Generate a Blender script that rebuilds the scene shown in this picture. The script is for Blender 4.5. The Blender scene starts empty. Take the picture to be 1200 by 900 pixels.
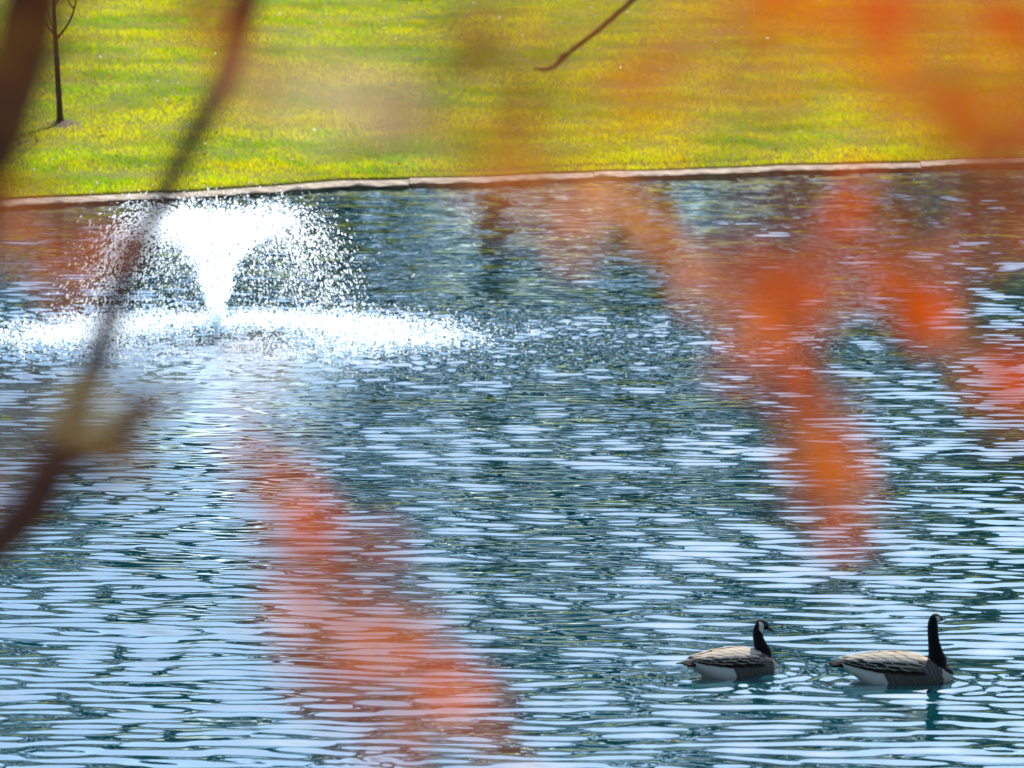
import bpy, bmesh, math, random
import numpy as np
from mathutils import Vector, Matrix, noise as mn

random.seed(7); rng = np.random.default_rng(11)
S = bpy.context.scene
COL = S.collection
R = math.radians

# ------------------------------------------------------------------ camera
H = 6.48; F = 6000.0; PITCH = math.atan(692/6000)
cp, sp = math.cos(PITCH), math.sin(PITCH)
def ray(px, py):
    a, b = (px-600)/F, (450-py)/F
    return Vector((a, cp+b*sp, -sp+b*cp))
def on_level(px, py, z=0.0):
    d = ray(px, py); t = (z-H)/d.z
    return Vector((0, 0, H))+d*t
def at(px, py, dist):
    return Vector((0, 0, H))+ray(px, py)*dist
cam = bpy.data.cameras.new('camera'); co = bpy.data.objects.new('camera', cam); COL.objects.link(co)
co.location = (0, 0, H); co.rotation_euler = (math.pi/2-PITCH, 0, 0)
cam.sensor_width = 36; cam.lens = 180; cam.clip_start = 0.1; cam.clip_end = 2000
cam.dof.use_dof = True; cam.dof.focus_distance = 45; cam.dof.aperture_fstop = 4.0
S.camera = co

# ------------------------------------------------------------------ light
SUN_EL, SUN_AZ = 42, 11           # degrees; azimuth from +Y towards +X
w = bpy.data.worlds.new('World'); S.world = w; w.use_nodes = True
nt = w.node_tree; bg = nt.nodes['Background']
sky = nt.nodes.new('ShaderNodeTexSky'); sky.sky_type = 'NISHITA'; sky.sun_disc = False
sky.sun_elevation = R(SUN_EL); sky.sun_rotation = R(SUN_AZ); sky.dust_density = .55; sky.air_density = 1.0; sky.ozone_density = 2.0
nt.links.new(sky.outputs[0], bg.inputs[0]); bg.inputs[1].default_value = 0.15
sd = Vector((math.sin(R(SUN_AZ))*math.cos(R(SUN_EL)), math.cos(R(SUN_AZ))*math.cos(R(SUN_EL)), math.sin(R(SUN_EL))))
sl = bpy.data.lights.new('sun', 'SUN'); sl.energy = 5.0; sl.angle = R(0.5); sl.color = (1, .95, .86)
so = bpy.data.objects.new('sun', sl); COL.objects.link(so); so.rotation_euler = sd.to_track_quat('Z', 'Y').to_euler()
so.location = (20, 60, 60)
S.view_settings.view_transform = 'Standard'; S.view_settings.look = 'None'
S.view_settings.exposure = 0; S.view_settings.gamma = 1
S.cycles.use_denoising = True
S.cycles.use_adaptive_sampling = False
S.cycles.max_bounces = 8; S.cycles.transparent_max_bounces = 8
S.cycles.caustics_reflective = False; S.cycles.caustics_refractive = False
S.cycles.sample_clamp_indirect = 4

# ------------------------------------------------------------------ helpers
def tag(o, label=None, cat=None, group=None, kind=None):
    if label: o['label'] = label
    if cat: o['category'] = cat
    if group: o['group'] = group
    if kind: o['kind'] = kind
    return o
def empty(name, loc=(0, 0, 0)):
    o = bpy.data.objects.new(name, None); COL.objects.link(o); o.location = loc
    o.empty_display_size = .1
    return o
def link(name, me, mat, parent=None):
    o = bpy.data.objects.new(name, me); COL.objects.link(o)
    if mat: me.materials.append(mat)
    if parent:
        o.parent = parent; o.matrix_parent_inverse = Matrix.Translation(-Vector(parent.location))
    return o
def mesh(name, V, Fs, mat, parent=None, smooth=True, cols=None):
    me = bpy.data.meshes.new(name)
    V = np.asarray(V, dtype=np.float32)
    if isinstance(Fs, np.ndarray):
        k = Fs.shape[1]; n = len(Fs)
        me.vertices.add(len(V)); me.vertices.foreach_set('co', V.ravel())
        me.loops.add(n*k); me.loops.foreach_set('vertex_index', Fs.astype(np.int32).ravel())
        me.polygons.add(n)
        me.polygons.foreach_set('loop_start', np.arange(0, n*k, k, dtype=np.int32))
        me.update(calc_edges=True); me.validate()
    else:
        me.from_pydata([tuple(map(float, v)) for v in V], [], Fs)
    if smooth: me.polygons.foreach_set('use_smooth', [True]*len(me.polygons))
    if cols is not None:
        a = me.attributes.new('tint', 'FLOAT_COLOR', 'POINT')
        c = np.ones((len(V), 4), dtype=np.float32); c[:, :3] = cols
        a.data.foreach_set('color', c.ravel())
    me.update()
    return link(name, me, mat, parent)
def frame(d):
    d = d.normalized(); u = Vector((0, 0, 1)) if abs(d.z) < .9 else Vector((0, 1, 0))
    s = d.cross(u).normalized(); return s, s.cross(d)
def smooth_path(pts, rad, n=8):
    P = [Vector(p) for p in pts]; out = []; rr = []
    for i in range(len(P)-1):
        p0 = P[max(i-1, 0)]; p1 = P[i]; p2 = P[i+1]; p3 = P[min(i+2, len(P)-1)]
        for k in range(n):
            t = k/n
            q = .5*((2*p1)+(p2-p0)*t+(2*p0-5*p1+4*p2-p3)*t*t+(3*p1-p0-3*p2+p3)*t**3)
            out.append(q); rr.append(rad[i]*(1-t)+rad[i+1]*t)
    out.append(P[-1]); rr.append(rad[-1])
    return out, rr
class MB:
    def __init__(s): s.v = []; s.f = []
    def tube(s, pts, rad, n=10, sm=8, rough=0.0, cap=True):
        P, Rr = smooth_path(pts, rad, sm) if sm else ([Vector(p) for p in pts], rad)
        b = len(s.v)
        for i, p in enumerate(P):
            d = P[min(i+1, len(P)-1)]-P[max(i-1, 0)]
            a, c = frame(d)
            for k in range(n):
                t = 2*math.pi*k/n
                r = Rr[i]*(1+rough*(mn.noise(p*30+Vector((k*3.1, 0, 0)))))
                s.v.append(p+a*(r*math.cos(t))+c*(r*math.sin(t)))
        for i in range(len(P)-1):
            for k in range(n):
                s.f.append((b+i*n+k, b+i*n+(k+1) % n, b+(i+1)*n+(k+1) % n, b+(i+1)*n+k))
        if cap:
            s.f.append(tuple(b+k for k in reversed(range(n))))
            s.f.append(tuple(b+(len(P)-1)*n+k for k in range(n)))
    def build(s, name, mat, parent=None, smooth=True, cols=None):
        return mesh(name, [tuple(v) for v in s.v], s.f, mat, parent, smooth, cols)

def new_mat(name):
    m = bpy.data.materials.new(name); m.use_nodes = True
    n = m.node_tree.nodes; n.clear()
    return m, n, m.node_tree.links
def N(n, t, **k):
    x = n.new(t)
    for a, b in k.items():
        if a in x.inputs: x.inputs[a].default_value = b
        else: setattr(x, a, b)
    return x
def noisy(name, c1, c2, scale=8, rough=.85, bump=.3, stretch=(1, 1, 1), detail=6):
    m, n, l = new_mat(name)
    o = n.new('ShaderNodeOutputMaterial'); p = n.new('ShaderNodeBsdfPrincipled'); p.inputs['Roughness'].default_value = rough
    tc = n.new('ShaderNodeTexCoord'); mp = n.new('ShaderNodeMapping'); mp.inputs['Scale'].default_value = stretch
    t = n.new('ShaderNodeTexNoise'); t.inputs['Scale'].default_value = scale; t.inputs['Detail'].default_value = detail
    r = n.new('ShaderNodeValToRGB'); r.color_ramp.elements[0].color = (*c1, 1); r.color_ramp.elements[1].color = (*c2, 1)
    r.color_ramp.elements[0].position = .32; r.color_ramp.elements[1].position = .68
    b = n.new('ShaderNodeBump'); b.inputs['Strength'].default_value = bump; b.inputs['Distance'].default_value = .02
    l.new(tc.outputs['Object'], mp.inputs[0]); l.new(mp.outputs[0], t.inputs[0]); l.new(t.outputs[0], r.inputs[0])
    l.new(r.outputs[0], p.inputs['Base Color']); l.new(t.outputs[0], b.inputs['Height']); l.new(b.outputs[0], p.inputs['Normal'])
    l.new(p.outputs[0], o.inputs[0])
    return m
def leafy(name, trans=.5, spec=.0, gain=1.0):
    """thin leaf: tint attribute, part reflected, part let through"""
    m, n, l = new_mat(name)
    o = n.new('ShaderNodeOutputMaterial'); a = N(n, 'ShaderNodeAttribute', attribute_name='tint')
    d = n.new('ShaderNodeBsdfDiffuse'); t = n.new('ShaderNodeBsdfTranslucent'); x = n.new('ShaderNodeMixShader'); x.inputs[0].default_value = trans
    l.new(a.outputs['Color'], d.inputs[0]); l.new(a.outputs['Color'], t.inputs[0])
    l.new(d.outputs[0], x.inputs[1]); l.new(t.outputs[0], x.inputs[2])
    last = x
    if spec:
        g = n.new('ShaderNodeBsdfGlossy'); g.inputs['Roughness'].default_value = .3
        y = n.new('ShaderNodeMixShader'); y.inputs[0].default_value = spec
        l.new(x.outputs[0], y.inputs[1]); l.new(g.outputs[0], y.inputs[2]); last = y
    l.new(last.outputs[0], o.inputs[0])
    return m

# ------------------------------------------------------------------ shoreline and terrain
SH = [on_level(px, py) for px, py in ((-900, 297), (-300, 263), (0, 245.5), (200, 236.5), (400, 222.5), (600, 216.5), (800, 209), (1000, 202), (1200, 195.5), (1500, 186.5), (2100, 169))]
shx = np.array([p.x for p in SH]); shy = np.array([p.y for p in SH])
def shore(x):
    x = np.asarray(x, dtype=float)
    y = np.interp(x, shx, shy)
    return y+.10*np.sin(x*1.7)+.05*np.sin(x*4.1+1)
def ground_h(x, y):
    s = y-shore(x)
    far = np.where(s > .42, .15+.05*(s-.42), np.where(s > .3, -.4+(s-.3)/.12*.55, -.4-.25*np.clip(.3-s, 0, 5)))
    far = np.where(s > 38, .17+.05*37.3+.10*(s-38), far)
    far = np.minimum(far, 14)
    far = far+np.where(s > 1, .05*np.sin(x*.31+1)*np.sin(y*.23), 0)
    near = np.where(y < 2, 4.85, np.clip(4.85-.245*(y-2), -1.6, 5))
    return np.where(y < 50, near, far)
gx = np.unique(np.concatenate([np.linspace(-300, -22, 40), np.linspace(-22, 22, 221), np.linspace(22, 300, 40)]))
gu = np.unique(np.concatenate([np.linspace(-1, .26, 8), np.linspace(.3, .42, 4), np.linspace(.5, 45, 92), np.linspace(45, 330, 40)]))
gy0 = np.concatenate([np.linspace(-120, 1, 15), np.linspace(2, 27, 26), [40, 50.1, 65]])
X1, Y1 = np.meshgrid(gx, gy0)
X2, U2 = np.meshgrid(gx, gu); Y2 = shore(X2)+U2
GX = np.vstack([X1, X2]); GY = np.vstack([Y1, Y2]); GZ = ground_h(GX, GY)
def grid_faces(r, c):
    i = np.arange(r-1)[:, None]*c+np.arange(c-1)[None, :]
    return np.stack([i, i+1, i+c+1, i+c], -1).reshape(-1, 4)

m, n, l = new_mat('lawn_soil')
o = n.new('ShaderNodeOutputMaterial'); p = n.new('ShaderNodeBsdfPrincipled'); p.inputs['Roughness'].default_value = .95
tc = n.new('ShaderNodeTexCoord'); t1 = N(n, 'ShaderNodeTexNoise', Scale=.9, Detail=8.0); t2 = N(n, 'ShaderNodeTexNoise', Scale=14.0, Detail=6.0)
r1 = n.new('ShaderNodeValToRGB'); e = r1.color_ramp.elements
e[0].position = .3; e[0].color = (.22, .28, .004, 1); e[1].position = .7; e[1].color = (.45, .38, .010, 1)
mx = N(n, 'ShaderNodeMix', data_type='RGBA', blend_type='MULTIPLY'); mx.inputs[0].default_value = .6
l.new(tc.outputs['Object'], t1.inputs[0]); l.new(tc.outputs['Object'], t2.inputs[0]); l.new(t1.outputs[0], r1.inputs[0])
l.new(r1.outputs[0], mx.inputs[6]); l.new(t2.outputs[0], mx.inputs[7]); l.new(mx.outputs[2], p.inputs['Base Color'])
b = n.new('ShaderNodeBump'); b.inputs['Distance'].default_value = .05; l.new(t2.outputs[0], b.inputs['Height']); l.new(b.outputs[0], p.inputs['Normal'])
l.new(p.outputs[0], o.inputs[0]); M_soil = m
g = mesh('ground', np.stack([GX, GY, GZ], -1).reshape(-1, 3), grid_faces(*GX.shape), M_soil)
tag(g, kind='structure')

# ------------------------------------------------------------------ water
FC = on_level(254, 397)            # fountain centre
G1 = on_level(1045, 799); G2 = on_level(854, 792)
NU = 540
ud = np.linspace(-11.5, 11.5, NU)
ext = 11.5+np.cumsum(.05*1.16**np.arange(38))
uu = np.concatenate([-ext[::-1], ud, ext])
rows = list(np.linspace(17, 28, 120)[:-1])+[28.0]
while rows[-1] < 97: rows.append(rows[-1]*1.0008)
rows = np.array(rows)
WU, WY = np.meshgrid(uu, rows); WX = WU*WY/90
att = np.clip((11.5*1.6-np.abs(WU))/7, 0, 1)
Z = np.zeros_like(WX)
def waves(n, lmin, lmax, slope, spread, main=0.0):
    z = np.zeros_like(WX)
    for i in range(n):
        lam = lmin*(lmax/lmin)**rng.random(); k = 2*math.pi/lam
        th = main+rng.normal(0, spread)
        kx, ky = k*math.sin(th), k*math.cos(th)
        a = slope*math.sqrt(2/n)/k*(.6+.8*rng.random())
        z += a*np.sin(kx*WX+ky*WY+rng.random()*6.28)
    return z
def patch(s, seed):
    r = np.random.default_rng(seed); z = np.zeros_like(WX)
    for i in range(9):
        th = r.random()*6.28; k = 2*math.pi/(s*(.6+r.random()))
        z += np.sin(k*math.sin(th)*WX+k*math.cos(th)*WY+r.random()*6.28)
    return z/3
gust = np.clip(1+.20*patch(7, 3)+.10*patch(2.2, 6), .5, 1.6)
Z += gust*(waves(72, .19, .37, .094, .25, .05)+waves(20, .15, .22, .013, .4, .05))
Z += waves(14, 1.0, 2.6, .016, .5, -.1)
df = np.hypot(WX-FC.x, WY-FC.y)
Z += .012*np.exp(-((df-2.2)/2.6)**2)*np.sin(2*math.pi*df/.42+.6*patch(1.2, 5))
Z += (np.exp(-((df-2)/2.8)**2)+.45*np.exp(-((WX-FC.x-3.2)/2.6)**2-((WY-FC.y+1)/4)**2))*waves(40, .14, .4, .12, 1.4)
for gp, hd in ((G1, 0.0), (G2, R(33))):
    dx, dy = WX-gp.x, WY-gp.y
    a = dx*math.cos(hd)+dy*math.sin(hd); c = -dx*math.sin(hd)+dy*math.cos(hd)
    d = np.hypot(np.maximum(np.abs(a)-.3, 0), c)
    calm = np.exp(-(d/.42)**2); Z *= 1-.62*calm
    Z += .0045*np.exp(-((d-.2)/.4)**2)*np.sin(2*math.pi*(d)/.17+2.5*a)*(1-.5*np.sin(c*3))
for gpx, gpy, sx_, sy_, am in ((660, 390, 1.2, 2.4, .7), (560, 402, .5, 1.6, .6), (740, 398, .8, 1.8, .7), (920, 405, .8, 1.6, .7), (886, 797, .22, .45, 1.1), (440, 893, .25, .5, .8)):
    gp = on_level(gpx, gpy); Z += am*np.exp(-((WX-gp.x)/sx_)**2-((WY-gp.y)/sy_)**2)*waves(36, .11, .17, .235, .6)
Z *= att

m, n, l = new_mat('pond_water')
o = n.new('ShaderNodeOutputMaterial')
gl = N(n, 'ShaderNodeBsdfGlossy', Roughness=.025); gl.inputs['Color'].default_value = (.82, .95, 1, 1)
df_ = n.new('ShaderNodeBsdfDiffuse'); df_.inputs['Color'].default_value = (.008, .20, .235, 1)
fr = N(n, 'ShaderNodeFresnel', IOR=1.75); x = n.new('ShaderNodeMixShader')
tc = n.new('ShaderNodeTexCoord'); t = N(n, 'ShaderNodeTexNoise', Scale=9.0, Detail=4.0, Roughness=.55)
b = n.new('ShaderNodeBump'); b.inputs['Strength'].default_value = .03; b.inputs['Distance'].default_value = .01
l.new(tc.outputs['Object'], t.inputs[0]); l.new(t.outputs[0], b.inputs['Height'])
l.new(b.outputs[0], gl.inputs['Normal']); l.new(b.outputs[0], fr.inputs['Normal'])
mr = n.new('ShaderNodeMapRange'); mr.inputs[1].default_value = .05; mr.inputs[2].default_value = .7; mr.inputs[3].default_value = .65; mr.inputs[4].default_value = .97; l.new(fr.outputs[0], mr.inputs[0]); l.new(mr.outputs[0], x.inputs[0]); l.new(df_.outputs[0], x.inputs[1]); l.new(gl.outputs[0], x.inputs[2]); l.new(x.outputs[0], o.inputs[0])
M_water = m
wob = mesh('water', np.stack([WX, WY, Z], -1).reshape(-1, 3), grid_faces(*WX.shape), M_water)
tag(wob, kind='structure')

# ------------------------------------------------------------------ stone edging
M_stone = noisy('edge_stone', (.34, .25, .17), (.80, .66, .49), scale=5, bump=.8, stretch=(1, 1, 1))
ed = empty('stone_edging', (0, float(shore(0)), 0))
tag(ed, 'pale rough stone slabs edging the far shore between water and lawn', 'stone edging')
x0 = -24.0
while x0 < 24:
    x1 = x0+random.uniform(2.5, 7.5)
    nx = int((x1-x0-.02)/.10)+2
    V = []; Fc = []
    dz = random.uniform(-.015, .015); dep = random.uniform(.26, .36); tw = random.uniform(-.02, .02); off = random.uniform(-.06, .06)
    for i in range(nx):
        xx = x0+.006+(x1-x0-.012)*i/(nx-1); q = (i/(nx-1)-.5)
        ys = float(shore(xx))+off
        e1 = .06*mn.noise(Vector((xx*2.3, 3, 1)))+.03*mn.noise(Vector((xx*9, 7, 0))); e2 = .035*mn.noise(Vector((xx*3, 0, 5)))+.02*mn.noise(Vector((xx*11, 1, 5)))
        zt = dz+tw*q
        ring = [(ys+.12, .045+zt), (ys-.03+e1, .060+zt+.3*e2), (ys-.05+e1, .075+zt+.5*e2), (ys-.01+e1, .092+zt+e2), (ys+.14, .112+zt+.8*e2), (ys+dep, .135+zt), (ys+dep+.12, .06), (ys+.3, -.2)]
        V += [(xx, a, c) for a, c in ring]
    k = 8
    for i in range(nx-1):
        for j in range(k): Fc.append((i*k+j, i*k+(j+1) % k, (i+1)*k+(j+1) % k, (i+1)*k+j))
    Fc.append(tuple(reversed(range(k)))); Fc.append(tuple((nx-1)*k+j for j in range(k)))
    me_o = mesh('slab', V, Fc, M_stone, ed, smooth=False)
    x0 = x1

# ------------------------------------------------------------------ grass, fallen leaves and pale specks
def vnoise(x, y, s, seed):
    r = np.random.default_rng(seed); z = np.zeros_like(x)
    for i in range(10):
        th = r.random()*6.28; k = 2*math.pi/(s*(.5+1.2*r.random()))
        z += np.sin(k*math.sin(th)*x+k*math.cos(th)*y+r.random()*6.28)
    return z/3.2
NB = 300000
s = .33+39*rng.random(NB)**1.15
bx = (rng.random(NB)*2-1)*(13.5+s*.1)
by = shore(bx)+s
bz = ground_h(bx, by)
hh = (.032+.036*rng.random(NB))*(1+.35*vnoise(bx, by, 2.5, 1)); hh = np.clip(hh, .015, .10)
hh = np.where(s < .6, hh*1.2, hh)
wd = .010+.010*rng.random(NB)
an = rng.random(NB)*6.28; ln = .6*hh*rng.random(NB); la = rng.random(NB)*6.28
dx, dy = np.cos(an)*wd, np.sin(an)*wd
V = np.empty((NB, 3, 3), np.float32)
V[:, 0] = np.stack([bx-dx, by-dy, bz-.01], -1); V[:, 1] = np.stack([bx+dx, by+dy, bz-.01], -1)
V[:, 2] = np.stack([bx+np.cos(la)*ln, by+np.sin(la)*ln, bz+hh], -1)
q = vnoise(bx, by, 1.6, 2)*.5+vnoise(bx, by, 6, 4)*.6+rng.normal(0, .24, NB)
cA = np.array([.33, .62, .003]); cB = np.array([.95, .86, .004]); cC = np.array([.95, .66, .04])
tq = np.clip(q*.55+.54, 0, 1)[:, None]
col = cA*(1-tq)+cB*tq
br = (rng.random(NB) < .03)[:, None]; col = np.where(br, cC, col)
gsh = np.clip((vnoise(bx, by*1.0, 2.2, 9)), -1.2, 1.2); col *= (1.0+.16*gsh)[:, None]
col = np.clip(col*(.88+.24*rng.random(NB))[:, None], 0, .9)
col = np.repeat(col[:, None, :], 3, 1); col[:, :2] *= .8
M_grass = leafy('grass_blade', .68, .02)
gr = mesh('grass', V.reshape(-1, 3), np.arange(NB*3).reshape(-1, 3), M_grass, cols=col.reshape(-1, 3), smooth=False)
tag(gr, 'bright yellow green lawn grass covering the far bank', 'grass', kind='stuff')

NL = 1500
s = 1.0+36*rng.random(NL); lx = (rng.random(NL)*2-1)*13; ly = shore(lx)+s; lz = ground_h(lx, ly)+.07+.03*rng.random(NL)
V = []; Fc = []; cl = []
for i in range(NL):
    r_ = random.uniform(.014, .042); c0 = Vector((lx[i], ly[i], lz[i]))
    nrm = Vector((random.gauss(0, .5), random.gauss(-.3, .5), 1)).normalized(); a, bb = frame(nrm)
    c = random.choice([(.85, .82, .75), (.85, .82, .75), (.75, .7, .5), (.8, .25, .03), (.6, .12, .02)])  # pale tints make the white sparkling specks, orange ones are leaves
    base = len(V)
    for k in range(7):
        t = 6.28*k/7; rr = r_*(1 if k % 2 else .6)
        V.append(tuple(c0+a*rr*math.cos(t)+bb*rr*math.sin(t))); cl.append(c)
    Fc.append(tuple(base+k for k in range(7)))
M_leaf = leafy('autumn_leaf', .6, .04)
fl = mesh('leaves_and_specks', V, Fc, M_leaf, cols=np.array(cl), smooth=False)
tag(fl, 'scattered pale specks and orange fallen leaves lying over the lawn', 'fallen leaves', kind='stuff')

# ------------------------------------------------------------------ wood beyond the lawn (shows as reflections in the pond)
V = []; Fc = []; cl = []
def clump(cx, cy, cz, r, n, c, flat=1.0):
    for _ in range(n):
        d = Vector((random.gauss(0, 1), random.gauss(0, 1), random.gauss(0, 1))).normalized()*r*random.random()**.4
        p = Vector((cx+d.x, cy+d.y, cz+d.z*flat))
        nn = Vector((random.gauss(0, 1), random.gauss(0, 1), random.gauss(0, 1))).normalized(); a, bb = frame(nn); q = random.uniform(.3, .75)
        i = len(V); V.extend([tuple(p+a*q), tuple(p+bb*q*.6), tuple(p-a*q), tuple(p-bb*q*.6)]); Fc.append((i, i+1, i+2, i+3))
        k = random.uniform(.6, 1.4); cl.extend([(c[0]*k, c[1]*k, c[2]*k)]*4)
trees = []
for row_, (x_, y_, h_, w_, c_) in [(q_, t_) for q_ in (0, 1) for t_ in ((-60, 172, 24, 8, 0), (-48, 168, 22, 7, 1), (50, 170, 26, 8, 0), (62, 168, 22, 8, 1), (-27, 132, 15, 5, 0), (-20, 128, 13, 4, 1), (-14.5, 135, 15, 3.6, 0), (-9.6, 131, 13.5, 2.8, 1), (-4.2, 128, 17, 3.3, 0), (-.6, 131, 21, 3.8, 0), (3.8, 129, 19, 3.6, 0), (7.6, 134, 15, 3.2, 1), (11.5, 128, 12, 3.0, 2), (16, 133, 14, 3.8, 1), (22, 130, 16, 4.4, 0), (29, 134, 17, 5, 0), (-34, 131, 16, 5, 0), (36, 131, 15, 5, 1))]:
    x_ *= 1.3; y_ += 38; h_ *= 2.05 if x_ > -8 else 2.0; w_ *= 1.6
    if row_: x_ += 5; y_ += 20; h_ *= 1.05
    z0 = float(ground_h(np.array(x_), np.array(y_)))
    c = [(.003, .026, .034), (.010, .045, .034), (.08, .075, .012)][c_]
    for j in range(46):
        f = random.random(); zz = z0+1.5+f*(h_-1.5); rr = w_*(1-.6*f*f)*math.sqrt(random.random()); a = random.random()*6.28
        clump(x_+rr*math.cos(a), y_+rr*math.sin(a), zz, random.uniform(1.0, 2.1), 40, c, .8)
    i = len(V); kk = 6
    for z_, r_ in ((z0-.2, .32), (z0+h_*.8, .08)):
        for j in range(kk): V.append((x_+r_*math.cos(j*6.28/kk), y_+r_*math.sin(j*6.28/kk), z_)); cl.append((.05, .035, .025))
    for j in range(kk): Fc.append((i+j, i+(j+1) % kk, i+kk+(j+1) % kk, i+kk+j))
wo = mesh('woods', V, Fc, leafy('wood_foliage', .2), cols=np.array(cl), smooth=False)
tag(wo, 'dark mixed wood standing beyond the top of the lawn', 'woods', kind='stuff')

# ------------------------------------------------------------------ young tree on the lawn
M_bark = noisy('young_bark', (.028, .014, .009), (.085, .045, .03), scale=18, bump=.6, stretch=(1, 1, .25))
def bank_point(px, py):
    d = ray(px, py); t_ = 60.0
    for _ in range(4000):
        p_ = Vector((0, 0, H))+d*t_
        if p_.z <= float(ground_h(np.array(p_.x), np.array(p_.y))): return p_
        t_ += .02
    return p_
TB = bank_point(70, 145)
def tp(px, py, dy=0):
    d = ray(px, py); return Vector((0, 0, H))+d*((TB.y+dy)/d.y)
tr = empty('young_tree', TB); tag(tr, 'slim dark young tree with bare forked trunk standing on the lawn', 'tree')
mb = MB(); mb.tube([TB+Vector((0, 0, -.1)), tp(70, 138), tp(68, 100), tp(66, 70), tp(64, 44), tp(62, 10), tp(58, -60), tp(60, -130)], [.085, .062, .05, .046, .042, .034, .026, .012], 10, 6, .25)
mb.build('trunk', M_bark, tr)
limbs = [[(65, 46), (78, 30), (87, 8), (92, -30), (90, -90)], [(64, 42), (50, 25), (38, 5), (20, -30), (8, -90)], [(62, 8), (74, -15), (80, -60)], [(60, -20), (48, -50), (40, -110)], [(86, 10), (76, -10), (74, -70)], [(66, 48), (60, 30), (52, 0), (46, -60)]]
for i, L in enumerate(limbs):
    mb = MB(); k = len(L); mb.tube([tp(a, b_, .25*j*(1 if i % 2 else -1)) for j, (a, b_) in enumerate(L)], [(.024 if i < 2 else .017)*(1-.7*j/(k-1)) for j in range(k)], 7, 6, .2)
    mb.build('limb', M_bark, tr)

def maple_leaf(V, Fc, cl, c0, size, nrm, up, c, bend=.2):
    s_ = up.cross(nrm).normalized(); u_ = nrm.cross(s_).normalized()
    prof = [(0, -.18), (.10, .02), (.42, -.12), (.30, .12), (.70, .28), (.36, .36), (.40, .62), (.16, .52), (0, 1.0)]
    pts = prof+[(-a, b_) for a, b_ in reversed(prof[1:-1])]
    i = len(V); n_ = len(pts)
    V.append(tuple(c0+u_*(.2*size))); cl.append(c)
    for a, b_ in pts:
        V.append(tuple(c0+s_*(a*size)+u_*(b_*size)-nrm*(bend*size*(a*a+.4*b_*b_)))); cl.append(c)
    for k in range(n_): Fc.append((i, i+1+k, i+1+(k+1) % n_))
V = []; Fc = []; cl = []
for k in range(150):
    p_ = tp(random.gauss(58, 34), random.uniform(-150, -10), random.uniform(-.8, .8))
    maple_leaf(V, Fc, cl, p_, random.uniform(.06, .1), Vector((random.gauss(0, .6), random.gauss(-.5, .5), random.gauss(.3, .5))).normalized(), Vector((random.gauss(0, .4), .2, -1)), random.choice([(.6, .2, .03), (.5, .1, .02), (.6, .35, .05)]))
mesh('foliage', V, Fc, M_leaf, tr, cols=np.array(cl), smooth=False)
# bare soil ring at its foot
V = [(TB.x, TB.y, TB.z+.06)]; Fc = []
for j in range(1, 4):
    for k in range(24):
        a = 6.283*k/24; r_ = j*.11*(1+.8*mn.noise(Vector((math.cos(a)*3, math.sin(a)*3, 4))))
        xx, yy = TB.x+.08+r_*math.cos(a)*1.05, TB.y+r_*2.0*math.sin(a)
        V.append((xx, yy, float(ground_h(np.array(xx), np.array(yy)))+[0, .035, .02, -.04][j]+.05*mn.noise(Vector((xx*9, yy*9, 0)))))
for k in range(24):
    Fc.append((0, 1+k, 1+(k+1) % 24))
    for j in range(2): Fc.append((1+j*24+k, 1+(j+1)*24+k, 1+(j+1)*24+(k+1) % 24, 1+j*24+(k+1) % 24))
tag(mesh('soil', V, Fc, noisy('mulch', (.03, .016, .008), (.13, .07, .03), scale=14, bump=1.0)), kind='structure')

# ------------------------------------------------------------------ fountain
fo = empty('fountain', FC); tag(fo, 'white spray fountain throwing a vase of sparkling droplets over the pond', 'fountain')
m, n, l = new_mat('spray_drop')
o = n.new('ShaderNodeOutputMaterial'); d1 = n.new('ShaderNodeBsdfDiffuse'); d1.inputs[0].default_value = (.8, .83, .88, 1)
d2 = n.new('ShaderNodeBsdfTranslucent'); d2.inputs[0].default_value = (.95, .95, .95, 1)
g1 = N(n, 'ShaderNodeBsdfGlossy', Roughness=.15); ad = n.new('ShaderNodeAddShader'); x = n.new('ShaderNodeMixShader'); x.inputs[0].default_value = .12
l.new(d1.outputs[0], ad.inputs[0]); l.new(d2.outputs[0], ad.inputs[1]); l.new(ad.outputs[0], x.inputs[1]); l.new(g1.outputs[0], x.inputs[2]); tr_ = n.new('ShaderNodeBsdfTransparent'); x2 = n.new('ShaderNodeMixShader'); x2.inputs[0].default_value = .5; l.new(x.outputs[0], x2.inputs[1]); l.new(tr_.outputs[0], x2.inputs[2]); l.new(x2.outputs[0], o.inputs[0])
M_drop = m
OCT = np.array([(1, 0, 0), (-1, 0, 0), (0, 1, 0), (0, -1, 0), (0, 0, 1), (0, 0, -1)], float)
OF = np.array([(0, 2, 4), (2, 1, 4), (1, 3, 4), (3, 0, 4), (2, 0, 5), (1, 2, 5), (3, 1, 5), (0, 3, 5)])
def drops(name, P, r_, D, el):
    """octahedral drops at P, radius r_, stretched by el along unit D"""
    n_ = len(P); B = OCT[None]*r_[:, None, None]
    dot = (B*D[:, None, :]).sum(-1, keepdims=True)
    Vv = P[:, None, :]+B+dot*D[:, None, :]*(el-1)[:, None, None]
    Ff = (OF[None]+(np.arange(n_)*6)[:, None, None]).reshape(-1, 3)
    ob = mesh(name, Vv.reshape(-1, 3), Ff, M_drop, fo, smooth=True); ob['kind'] = 'stuff'
    return ob
def unit(a): return a/np.maximum(np.linalg.norm(a, axis=1, keepdims=True), 1e-6)
G_ = 9.81
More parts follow.
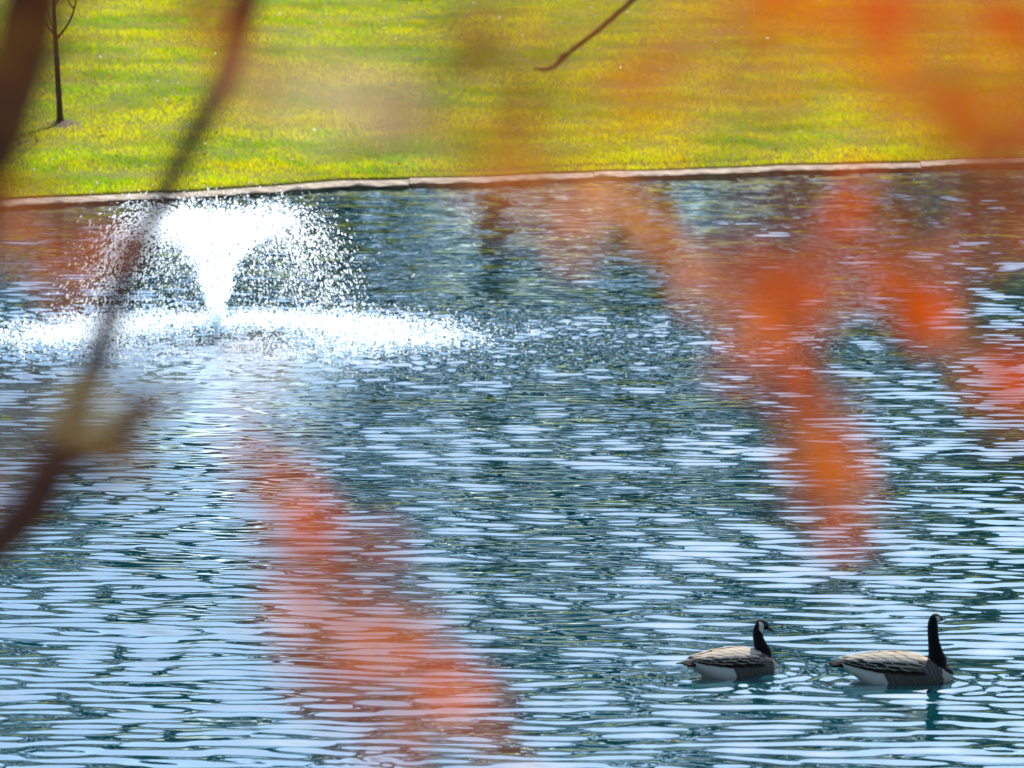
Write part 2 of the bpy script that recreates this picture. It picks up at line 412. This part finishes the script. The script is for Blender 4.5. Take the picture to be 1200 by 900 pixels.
def jets(n_, vy, vysd, tan0, tansd, tmin, tmax, pw=1.0, lump=0):
    az = rng.random(n_)*6.283
    if lump: az = np.round(az/6.283*lump)/lump*6.283+rng.normal(0, .1, n_)
    v = np.clip(rng.normal(vy, vysd, n_), 2, 6.2); tn = np.abs(rng.normal(tan0, tansd, n_))
    T = 2*v/G_; t = (tmin+(tmax-tmin)*rng.random(n_)**pw)*T
    rad = v*tn*t; z = v*t-.5*G_*t*t
    P = np.stack([FC.x+rad*np.cos(az), FC.y+rad*np.sin(az), z+.02], -1)
    P += rng.normal(0, .02, P.shape)*(.3+t/T)[:, None]
    D = unit(np.stack([v*tn*np.cos(az), v*tn*np.sin(az), v-G_*t], -1))
    k = P[:, 2] > .0
    return P[k], D[k]
# central flaring column
P, D = jets(6000, 5.3, .22, .20, .055, .0, .50, 1.0)
drops('jet_column', P, .004+.011*rng.random(len(P))**2, D, 1.5+2.5*rng.random(len(P)))
# arching crown of spray
P, D = jets(12500, 5.25, .22, .30, .040, .32, .95, .85)
drops('spray', P, 0.0035+.010*rng.random(len(P))**1.8, D, 1+1.4*rng.random(len(P)))
# fine drift
P, D = jets(3000, 5.2, .3, .30, .09, .2, 1.0, .8); P += rng.normal(0, .10, P.shape); P = P[P[:, 2] > 0]; D = D[:len(P)]
drops('drift', P, .003+.005*rng.random(len(P)), D, np.ones(len(P)))
# splash where the spray lands
n_ = 16000
az = rng.random(n_)*6.283; rad = np.clip(rng.normal(2.05, .55, n_), .5, 3.6)
hz = np.abs(rng.exponential(.042, n_)); hz = np.clip(hz, 0, .45)
keep = rng.random(n_) < np.where(np.sin(az) < -.35, .38, 1.0)*np.where(np.cos(az) > .0, 1.0, .8)
P = np.stack([FC.x+.12+rad*np.cos(az)*1.02, FC.y+.2+rad*np.sin(az), hz], -1)[keep]
drops('splash_ring', P, .005+.012*rng.random(len(P))**2.2, unit(rng.normal(0, 1, P.shape)), 1+1.3*rng.random(len(P)))
n_ = 1600
P = np.stack([FC.x+rng.normal(0, 1.9, n_), FC.y+rng.normal(-.2, 1.8, n_), .01+.04*rng.random(n_)], -1)
drops('spatter', P, .005+.006*rng.random(n_), unit(rng.normal(0, 1, P.shape)), 1+rng.random(n_))
# float and nozzle
M_float = noisy('black_plastic', (.012, .012, .013), (.03, .03, .03), scale=20, rough=.4, bump=.1)
mb = MB(); pr = [(-.30, .02), (-.30, .30), (-.20, .34), (-.10, .34), (-.07, .30), (-.06, .06)]
def lathe(mb, c, pr, n=28):
    b0 = len(mb.v)
    for z_, r_ in pr:
        for k in range(n): mb.v.append(c+Vector((r_*math.cos(6.2832*k/n), r_*math.sin(6.2832*k/n), z_)))
    for i in range(len(pr)-1):
        for k in range(n): mb.f.append((b0+i*n+k, b0+i*n+(k+1) % n, b0+(i+1)*n+(k+1) % n, b0+(i+1)*n+k))
    mb.f.append(tuple(b0+k for k in reversed(range(n)))); mb.f.append(tuple(b0+(len(pr)-1)*n+k for k in range(n)))
lathe(mb, FC, pr); mb.build('float', M_float, fo)
mb = MB(); lathe(mb, FC, [(-.059, .04), (-.02, .035), (.015, .045), (.02, .03)], 20); mb.build('nozzle', M_float, fo)

# ------------------------------------------------------------------ geese
BODY = [(-.385, .148, .122, .030), (-.34, .156, .098, .060), (-.27, .167, .050, .098), (-.20, .179, .000, .128), (-.12, .188, -.045, .150), (0, .194, -.080, .168), (.10, .190, -.085, .168), (.19, .176, -.078, .155), (.27, .160, -.06, .132), (.34, .136, -.035, .10), (.39, .108, -.005, .068), (.42, .075, .03, .03)]
bX = [b_[0] for b_ in BODY]
def sect(x): return [float(np.interp(x, bX, [b_[i] for b_ in BODY])) for i in (1, 2, 3)]
m, n, l = new_mat('plumage')
o = n.new('ShaderNodeOutputMaterial'); p = N(n, 'ShaderNodeBsdfPrincipled', Roughness=.8); p.inputs['Specular IOR Level'].default_value = .12; a = N(n, 'ShaderNodeAttribute', attribute_name='tint')
tc = n.new('ShaderNodeTexCoord'); mp = n.new('ShaderNodeMapping'); mp.inputs['Scale'].default_value = (40, 90, 90); t = N(n, 'ShaderNodeTexNoise', Scale=1.0, Detail=3.0)
rr_ = n.new('ShaderNodeMapRange'); rr_.inputs[3].default_value = .72; rr_.inputs[4].default_value = 1.25
mx = N(n, 'ShaderNodeVectorMath', operation='SCALE'); b = n.new('ShaderNodeBump'); b.inputs['Strength'].default_value = .3; b.inputs['Distance'].default_value = .004
l.new(tc.outputs['Object'], mp.inputs[0]); l.new(mp.outputs[0], t.inputs[0]); l.new(t.outputs[0], rr_.inputs[0]); l.new(rr_.outputs[0], mx.inputs['Scale'])
l.new(a.outputs['Color'], mx.inputs[0]); l.new(mx.outputs[0], p.inputs['Base Color']); l.new(t.outputs[0], b.inputs['Height']); l.new(b.outputs[0], p.inputs['Normal'])
l.new(p.outputs[0], o.inputs[0]); M_plume = m
M_bill = noisy('black_horn', (.01, .01, .011), (.02, .02, .02), scale=40, rough=.35, bump=.05)
BLACK = (.006, .006, .008)
def goose(loc, yaw, scale, neck, head, bill_dir, head_yaw, label):
    root = empty('goose', (0, 0, 0))
    tag(root, label, 'goose', group='geese swimming on the pond')
    # one body: trunk, neck and head fused
    mb = MB(); n_ = 28
    for x_, tp_, bt, hw in BODY:
        zc, zh = (tp_+bt)/2, (tp_-bt)/2
        for k in range(n_):
            a_ = 6.2832*k/n_; cs, sn = math.cos(a_), math.sin(a_)
            mb.v.append(Vector((x_, hw*math.copysign(abs(cs)**.85, cs), zc+zh*math.copysign(abs(sn)**.9, sn))))
    for i in range(len(BODY)-1):
        for k in range(n_): mb.f.append((i*n_+k, (i+1)*n_+k, (i+1)*n_+(k+1) % n_, i*n_+(k+1) % n_))
    mb.f.append(tuple(range(n_))); mb.f.append(tuple((len(BODY)-1)*n_+k for k in reversed(range(n_))))
    mb.tube([Vector((q[0], 0, q[1])) for q in neck], [q[2] for q in neck], 16, 8)
    hc = Vector((head[0], 0, head[1])); bd = Vector((bill_dir[0]*math.cos(head_yaw), bill_dir[0]*math.sin(head_yaw), bill_dir[1])).normalized()
    sd_ = Vector((0, 0, 1)).cross(bd).normalized(); up = bd.cross(sd_)
    hp = [(-.052, .012), (-.045, .026), (-.02, .038), (.005, .038), (.028, .030), (.045, .021), (.054, .012)]
    b0 = len(mb.v)
    for q, r_ in hp:
        for k in range(16): mb.v.append(hc+bd*q+sd_*(r_*.86*math.cos(6.2832*k/16))+up*(r_*math.sin(6.2832*k/16)-.003))
    for i in range(len(hp)-1):
        for k in range(16): mb.f.append((b0+i*16+k, b0+i*16+(k+1) % 16, b0+(i+1)*16+(k+1) % 16, b0+(i+1)*16+k))
    mb.f.append(tuple(b0+k for k in reversed(range(16)))); mb.f.append(tuple(b0+(len(hp)-1)*16+k for k in range(16)))
    tmp = mb.build('body_raw', None)
    bm = bmesh.new(); bm.from_mesh(tmp.data); bmesh.ops.recalc_face_normals(bm, faces=bm.faces); bm.to_mesh(tmp.data); bm.free()
    md = tmp.modifiers.new('r', 'REMESH'); md.mode = 'VOXEL'; md.voxel_size = .0065
    ms = tmp.modifiers.new('s', 'SMOOTH'); ms.iterations = 5; ms.factor = .5
    dg = bpy.context.evaluated_depsgraph_get(); me = bpy.data.meshes.new_from_object(tmp.evaluated_get(dg))
    bpy.data.objects.remove(tmp)
    me.name = 'body'; nv = len(me.vertices); cs = np.ones((nv, 4), np.float32)
    for i, v_ in enumerate(me.vertices):
        x_, y_, z_ = v_.co; rel = v_.co-hc; hx, hy, hz_ = rel.dot(bd), abs(rel.dot(sd_)), rel.dot(up)
        j = .01*mn.noise(v_.co*40)
        if z_ > .30 or (x_ > .21 and z_+j > .175-.7*(x_-.24)):
            c = BLACK
            if rel.length < .07 and hy > .004 and -.026 < hx+.45*hz_ < .010 and -.05 < hz_ < .018: c = (.72, .68, .60)
        elif x_ > .345+j: c = (.66, .58, .48)
        elif x_ < -.035-.6*max(z_-.02, 0)+j and z_ < .135+j: c = (.78, .75, .70)
        elif z_ > .16: c = (.76, .62, .46)  # tan back, paled in the colour to look sunlit
        else:
            bar = math.sin((x_+.45*z_+.030*mn.noise(v_.co*13)+.5*j)*2*math.pi/.030)
            k_ = max(0, bar)*(.45+.5*mn.noise(v_.co*22+Vector((5, 1, 2))))
            c = (.105+.16*k_, .092+.14*k_, .080+.12*k_)
        cs[i, :3] = c
    at_ = me.attributes.new('tint', 'FLOAT_COLOR', 'POINT'); at_.data.foreach_set('color', cs.ravel())
    me.polygons.foreach_set('use_smooth', [True]*len(me.polygons)); me.update()
    link('body', me, M_plume, root)
    # folded wings, rows of overlapping feathers
    for side in (-1, 1):
        V = []; Fc = []; cl = []
        def pt(x_, th, off):
            tp_, bt, hw = sect(x_); zc, zh = (tp_+bt)/2, (tp_-bt)/2
            return Vector((x_, side*((hw+off)*math.cos(th)), zc+(zh+off)*math.sin(th)))
        def feather(xa, tha, L, dth, wth, off, c_mid, c_edge):
            i0 = len(V); nl = 9
            for a_ in range(nl):
                f = a_/(nl-1); wv = wth*(math.sin(min(1, f*1.5+.25)*math.pi/2) if f < .62 else math.sqrt(max(0, 1-((f-.62)/.38)**2)))
                for b_ in (-1, -.5, 0, .5, 1):
                    xx = xa-L*f; th = tha+dth*f+wv*b_
                    q = pt(max(-.45, xx), th, off+.006*f*(1-f)+.004*f-.002*b_*b_)
                    V.append(q); e_ = abs(b_) > .9 or f > .9
                    cl.append(c_edge if e_ else c_mid)
            for a_ in range(nl-1):
                for b_ in range(4): Fc.append((i0+a_*5+b_, i0+a_*5+b_+1, i0+(a_+1)*5+b_+1, i0+(a_+1)*5+b_))
        dark, brown, sunlit_tan, pale = (.010, .008, .008), (.075, .056, .042), (.82, .68, .51), (.86, .73, .56)  # tan and pale feathers brightened to carry the sun on the back
        for k in range(5): feather(.02-.03*k, R(24+4*k), .36-.03*k, R(20), R(7), .006+.002*k, dark, (.03, .026, .022))       # flight feathers
        for rw in range(7):                                                                        # coverts in rows towards the back
            th = 14+rw*10.5
            for k in range(6):
                xa = .225-.088*k-(rw % 2)*.044+random.uniform(-.01, .01)
                if xa < -.22: continue
                mid = dark if (rw < 1 or (rw < 2 and k > 0) or (rw < 3 and k > 2)) else (brown if rw < 3 else sunlit_tan)
                edge = brown if rw < 1 else (sunlit_tan if rw < 2 else pale)
                feather(xa, R(th+random.uniform(-2, 2)), random.uniform(.12, .15), R(4), R(6.2), .010+.0013*rw, mid, edge)
        wo_ = mesh('wing', [tuple(v_) for v_ in V], Fc, M_plume, root, cols=np.array(cl))
    # tail: flat wedge of black feathers with a scalloped end
    V = []; Fc = []; cl = []; nk = 13
    for f in range(6):
        q = f/5
        for k in range(nk):
            a_ = (k/(nk-1)*2-1); L = .095*q*(1-.16*a_*a_)+(.006*math.cos(k*math.pi) if f == 5 else 0)
            y_ = a_*(.060+.018*q); z_ = .138-.006*q-.010*a_*a_
            V.append((-.335-L, y_, z_+.016*(1-.75*q)*(1-a_*a_))); cl.append((.012, .010, .010))
    nv_ = len(V)
    for x_, y_, z_ in list(V): V.append((x_, y_, z_-.012*(1-.5*(-.335-x_)/.095)-.014*(1-(y_/.08)**2)*(1-(-.335-x_)/.11))); cl.append(BLACK)
    for f in range(5):
        for k in range(nk-1):
            q_ = (f*nk+k, f*nk+k+1, (f+1)*nk+k+1, (f+1)*nk+k); Fc.append(q_); Fc.append(tuple(nv_+v_ for v_ in reversed(q_)))
    for k in range(nk-1): Fc.append((5*nk+k, 5*nk+k+1, nv_+5*nk+k+1, nv_+5*nk+k))
    for f in range(5):
        Fc.append((f*nk, (f+1)*nk, nv_+(f+1)*nk, nv_+f*nk)); Fc.append((f*nk+nk-1, nv_+f*nk+nk-1, nv_+(f+1)*nk+nk-1, (f+1)*nk+nk-1))
    mesh('tail', V, Fc, M_plume, root, cols=np.array(cl))
    # bill and eyes
    mb = MB(); base = hc+bd*.040+up*-.006
    b0 = 0; pr_ = [(0, .020, .021), (.020, .017, .016), (.042, .013, .010), (.062, .009, .006), (.070, .003, .003)]
    for q, ry, rz in pr_:
        for k in range(12): mb.v.append(base+bd*q+sd_*(ry*math.cos(6.2832*k/12))+up*(rz*math.sin(6.2832*k/12)-q*.12))
    for i in range(len(pr_)-1):
        for k in range(12): mb.f.append((i*12+k, i*12+(k+1) % 12, (i+1)*12+(k+1) % 12, (i+1)*12+k))
    mb.f.append(tuple(reversed(range(12)))); mb.f.append(tuple((len(pr_)-1)*12+k for k in range(12)))
    mb.build('bill', M_bill, root)
    for s_ in (-1, 1):
        bm = bmesh.new(); bmesh.ops.create_icosphere(bm, subdivisions=2, radius=.0055, matrix=Matrix.Translation(hc+bd*.02+up*.012+sd_*(.0275*s_)))
        me = bpy.data.meshes.new('eye'); bm.to_mesh(me); bm.free(); link('eye', me, M_bill, root)
    root.location = loc; root.rotation_euler = (0, 0, yaw); root.scale = (scale,)*3
    for c in root.children: c.matrix_parent_inverse = Matrix.Identity(4)
    return root
goose(G1, 0.0, 1.07, [(.26, .06, .10), (.305, .14, .075), (.30, .20, .052), (.287, .27, .041), (.28, .34, .038), (.279, .40, .037), (.288, .43, .036)], (.298, .440), (1, -.05), R(48),
      'black necked goose on the right, neck upright and head turned away, swimming', )
goose(G2, R(33), 1.0, [(.26, .06, .10), (.305, .135, .072), (.292, .19, .052), (.270, .245, .042), (.262, .295, .038), (.272, .335, .037), (.290, .352, .036)], (.305, .355), (1, -.42), R(-38),
      'black necked goose on the left, neck drawn back and bill lowered, swimming')

# ------------------------------------------------------------------ near trees overhanging the view
M_bark2 = noisy('maple_bark', (.045, .018, .020), (.12, .05, .055), scale=30, bump=.5, stretch=(1, 1, .3))
M_twig = noisy('maple_twig', (.035, .018, .010), (.085, .045, .025), scale=30, bump=.4)
RED, ORA, AMB, PAL, BRN = (.90, .10, .001), (.95, .18, .002), (.92, .30, .012), (.80, .50, .32), (.16, .05, .012)
RUS, MAR, OLV, DRK = (.62, .13, .01), (.10, .025, .008), (.12, .08, .015), (.03, .014, .008)
M_dark = noisy('dark_maple_bark', (.016, .007, .005), (.05, .02, .015), scale=30, bump=.5, stretch=(1, 1, .3))
def vary(c): k = random.uniform(.75, 1.15); return (min(.95, c[0]*k), min(.9, c[1]*k*random.uniform(.7, 1.4)), c[2]*k)
def spray(parent, pts, dist, count, width_px, size_px, cols_, name='foliage', twig=True, ddist=.3):
    """a twig through pixel-guided points at a given distance, carrying maple leaves"""
    P = [at(a, b_, dist+ddist*math.sin(i*1.7)) for i, (a, b_) in enumerate(pts)]
    Pp, _ = smooth_path(P, [1]*len(P), 10)
    if twig:
        mb = MB(); mb.tube(P, [.0035-.0022*i/(len(P)-1) for i in range(len(P))], 6, 6); mb.build('twig', M_twig, parent)
    V = []; Fc = []; cl = []; k = dist/F
    for i in range(count):
        q = Pp[int((i+random.random())/count*(len(Pp)-1))]
        c0 = q+Vector((random.gauss(0, width_px*.5)*k, random.gauss(0, .12), random.gauss(0, width_px*.5)*k))
        nrm = Vector((random.gauss(0, .5), -1+random.gauss(0, .3), random.gauss(0, .5))).normalized()
        maple_leaf(V, Fc, cl, c0, size_px*k*random.uniform(.75, 1.2), nrm, Vector((random.gauss(0, .6), 0, -1)), vary(random.choice(cols_)))
    return mesh(name, V, Fc, M_leaf, parent, cols=np.array(cl), smooth=False)

# left tree: dark limbs crossing the view
TL = Vector((-2.1, 6.5, float(ground_h(np.array(-2.1), np.array(6.5)))))
tl = empty('maple_tree', TL); tag(tl, 'near blurred maple with dark bare limbs slanting across the left side', 'tree')
mb = MB(); mb.tube([TL+Vector((0, 0, -.2)), TL+Vector((.02, 0, .15)), TL+Vector((.05, 0, 1.0)), TL+Vector((.0, -.1, 2.2)), TL+Vector((.1, -.2, 3.6))], [.22, .15, .12, .10, .06], 16, 8, .2); mb.build('trunk', M_bark2, tl)
def branch(parent, pts, rad, name='branch', mat=None): 
    mb = MB(); mb.tube(pts, rad, 10, 8, .15); mb.build(name, mat or M_bark2, parent)
branch(tl, [TL+Vector((.05, -.02, 1.0)), at(-330, 560, 5.2), at(-90, 330, 5.0), at(-12, 170, 5.0), at(22, 70, 5.0), at(52, -60, 5.0), at(120, -300, 5.0)], [.055, .045, .038, .036, .035, .033, .022], mat=M_dark)
branch(tl, [TL+Vector((.05, 0, .75)), at(-260, 800, 6.2), at(0, 632, 6.2), at(62, 545, 6.2), at(108, 430, 6.2), at(150, 318, 6.2), at(200, 212, 6.2), at(262, 92, 6.2), at(290, 0, 6.2), at(330, -180, 6.2)], [.05, .034, .025, .023, .014, .0135, .0135, .0155, .017, .014])
branch(tl, [at(66, 545, 6.2), at(108, 520, 6.2), at(150, 500, 6.1), at(225, 450, 6.0)], [.016, .022, .012, .003])
spray(tl, [(80, 545), (130, 520), (180, 490)], 4.0, 12, 30, 36, [DRK, (.10, .045, .012), MAR, BRN], twig=False)
spray(tl, [(30, 540), (110, 480), (190, 440)], 2.6, 10, 46, 36, [BRN, MAR, DRK, DRK, RUS], twig=False)
spray(tl, [(40, -20), (20, 60), (0, 160), (-20, 300)], 2.6, 12, 40, 60, [DRK, BRN, MAR], twig=False)
spray(tl, [(-10, 20), (-10, 120), (5, 230)], 2.4, 6, 30, 56, [MAR, BRN], twig=False)
spray(tl, [(60, 235), (95, 262), (125, 285)], 3.2, 7, 20, 44, [ORA, RUS])
spray(tl, [(-10, 250), (30, 270)], 2.4, 3, 20, 46, [RUS], twig=False)
spray(tl, [(120, 460), (190, 470), (290, 425)], 2.7, 6, 40, 34, [(.6, .25, .12), RUS, PAL])
spray(tl, [(-20, 560), (10, 545), (40, 500)], 2.6, 4, 34, 36, [BRN, RUS, MAR])
spray(tl, [(-20, 500), (60, 460), (150, 450)], 2.2, 4, 40, 34, [(.6, .16, .06), BRN])
spray(tl, [(235, -30), (262, 10), (300, 40)], 2.6, 8, 34, 46, [BRN, RUS, MAR])
spray(tl, [(312, 530), (335, 590), (360, 640), (385, 690)], 3.1, 19, 40, 36, [ORA, ORA, RED])
spray(tl, [(372, 690), (420, 760), (480, 830), (540, 910)], 3.0, 40, 58, 38, [ORA, ORA, RED])
spray(tl, [(400, 600), (440, 660), (520, 740), (590, 810)], 2.4, 3, 44, 34, [RED, RUS])
spray(tl, [(280, 500), (340, 620), (420, 760), (520, 900)], 2.2, 7, 50, 34, [RED, ORA])

# right tree: orange sprays hanging over the upper right
TR = Vector((2.3, 5.2, float(ground_h(np.array(2.3), np.array(5.2)))))
tr2 = empty('maple_tree', TR); tag(tr2, 'near blurred maple with glowing orange leaf sprays hanging over the right side', 'tree')
mb = MB(); mb.tube([TR+Vector((0, 0, -.2)), TR+Vector((0, 0, .15)), TR+Vector((-.05, 0, 1.1)), TR+Vector((-.1, -.1, 2.0)), TR+Vector((-.3, -.2, 3.4))], [.24, .16, .13, .11, .06], 16, 8, .2); mb.build('trunk', M_bark2, tr2)
branch(tr2, [TR+Vector((-.1, -.1, 2.0)), at(1500, -260, 4.4), at(1200, -190, 3.8), at(900, -150, 3.5), at(600, -140, 3.4), at(380, -90, 3.3)], [.05, .035, .026, .018, .012, .006])
branch(tr2, [TR+Vector((-.05, 0, 1.3)), at(1700, 60, 4.2), at(1400, 110, 3.8), at(1240, 150, 3.5), at(1080, 260, 3.4)], [.03, .02, .013, .008, .004])
spray(tr2, [(1240, 0), (1100, 5), (980, 10), (880, 0)], 2.5, 34, 52, 62, [RED, RED, ORA])
spray(tr2, [(1230, 210), (1160, 130), (1090, 85), (1040, 60)], 2.3, 20, 44, 62, [ORA, AMB, ORA])
spray(tr2, [(1240, 60), (1190, 130), (1170, 200)], 2.6, 14, 44, 60, [BRN, MAR, RUS])
spray(tr2, [(900, -40), (840, 40), (760, 70), (690, 20)], 2.0, 15, 76, 50, [ORA, RED, RUS])
spray(tr2, [(960, 60), (900, 110), (840, 170)], 2.0, 7, 44, 46, [ORA, AMB])
spray(tr2, [(570, 20), (530, 60), (470, 130), (430, 170)], 2.8, 13, 24, 40, [OLV, BRN, OLV, DRK])
spray(tr2, [(290, 80), (350, 92), (420, 105), (480, 125)], 2.7, 18, 18, 38, [PAL, (.9, .6, .5), PAL])
spray(tr2, [(480, 130), (520, 160), (545, 180)], 3.0, 6, 18, 36, [PAL, OLV, DRK])
spray(tr2, [(650, 85), (610, 125), (578, 165)], 3.0, 10, 20, 38, [BRN, RUS, MAR])
spray(tr2, [(540, 110), (570, 160), (640, 195)], 2.2, 7, 30, 40, [ORA, RUS])
spray(tr2, [(520, -30), (580, 10), (660, 20)], 2.2, 6, 30, 44, [BRN, RUS])

spray(tr2, [(480, 60), (640, 150), (780, 60), (930, 190)], 1.7, 12, 90, 44, [ORA, AMB, RUS])
spray(tr2, [(640, 205), (720, 240), (790, 298), (870, 350)], 3.5, 22, 22, 34, [ORA, (.9, .3, .1), (.9, .28, .06)])
spray(tr2, [(1015, 250), (965, 295), (925, 320), (870, 345)], 3.6, 22, 30, 40, [RED, RED, ORA])
spray(tr2, [(930, 300), (900, 330), (930, 360)], 3.4, 7, 26, 40, [RED, RUS])
spray(tr2, [(915, 360), (935, 420), (955, 490), (972, 560), (985, 620)], 3.6, 44, 26, 38, [ORA, RED, ORA])
spray(tr2, [(930, 400), (960, 520), (950, 640)], 2.4, 7, 46, 34, [RED, RUS])
spray(tr2, [(1040, 320), (1090, 345), (1145, 395), (1190, 435)], 3.5, 24, 28, 40, [ORA, ORA, RED])
spray(tr2, [(1080, 370), (1060, 410)], 4.0, 5, 20, 36, [BRN, MAR])
spray(tr2, [(1180, 430), (1190, 520)], 2.6, 4, 36, 38, [RED, RUS])
spray(tr2, [(1230, 210), (1180, 235), (1120, 270)], 2.3, 9, 50, 44, [ORA, RUS, RED])
spray(tr2, [(980, 250), (1040, 260), (1110, 320)], 2.6, 7, 50, 38, [RED, RUS])

# sharper bare twig dangling into the top of the view
TW = at(790, -60, 22)
tw = empty('hanging_twig', TW); tag(tw, 'thin bare brown twig with hooked tip hanging in front of the lawn', 'twig')
mb = MB(); mb.tube([at(900, -150, 22), at(790, -45, 22), at(735, 5, 22), at(700, 36, 22), at(672, 58, 22), at(652, 76, 22), at(640, 81, 22), at(626, 80, 22)], [.016, .013, .011, .0105, .010, .009, .0085, .005], 8, 8, .3)
mb.build('stem', M_twig, tw)
mb = MB(); mb.tube([at(653, 75, 22), at(660, 66, 21.99), at(664, 62, 21.99)], [.009, .012, .004], 7, 5); mb.build('bud', M_twig, tw)
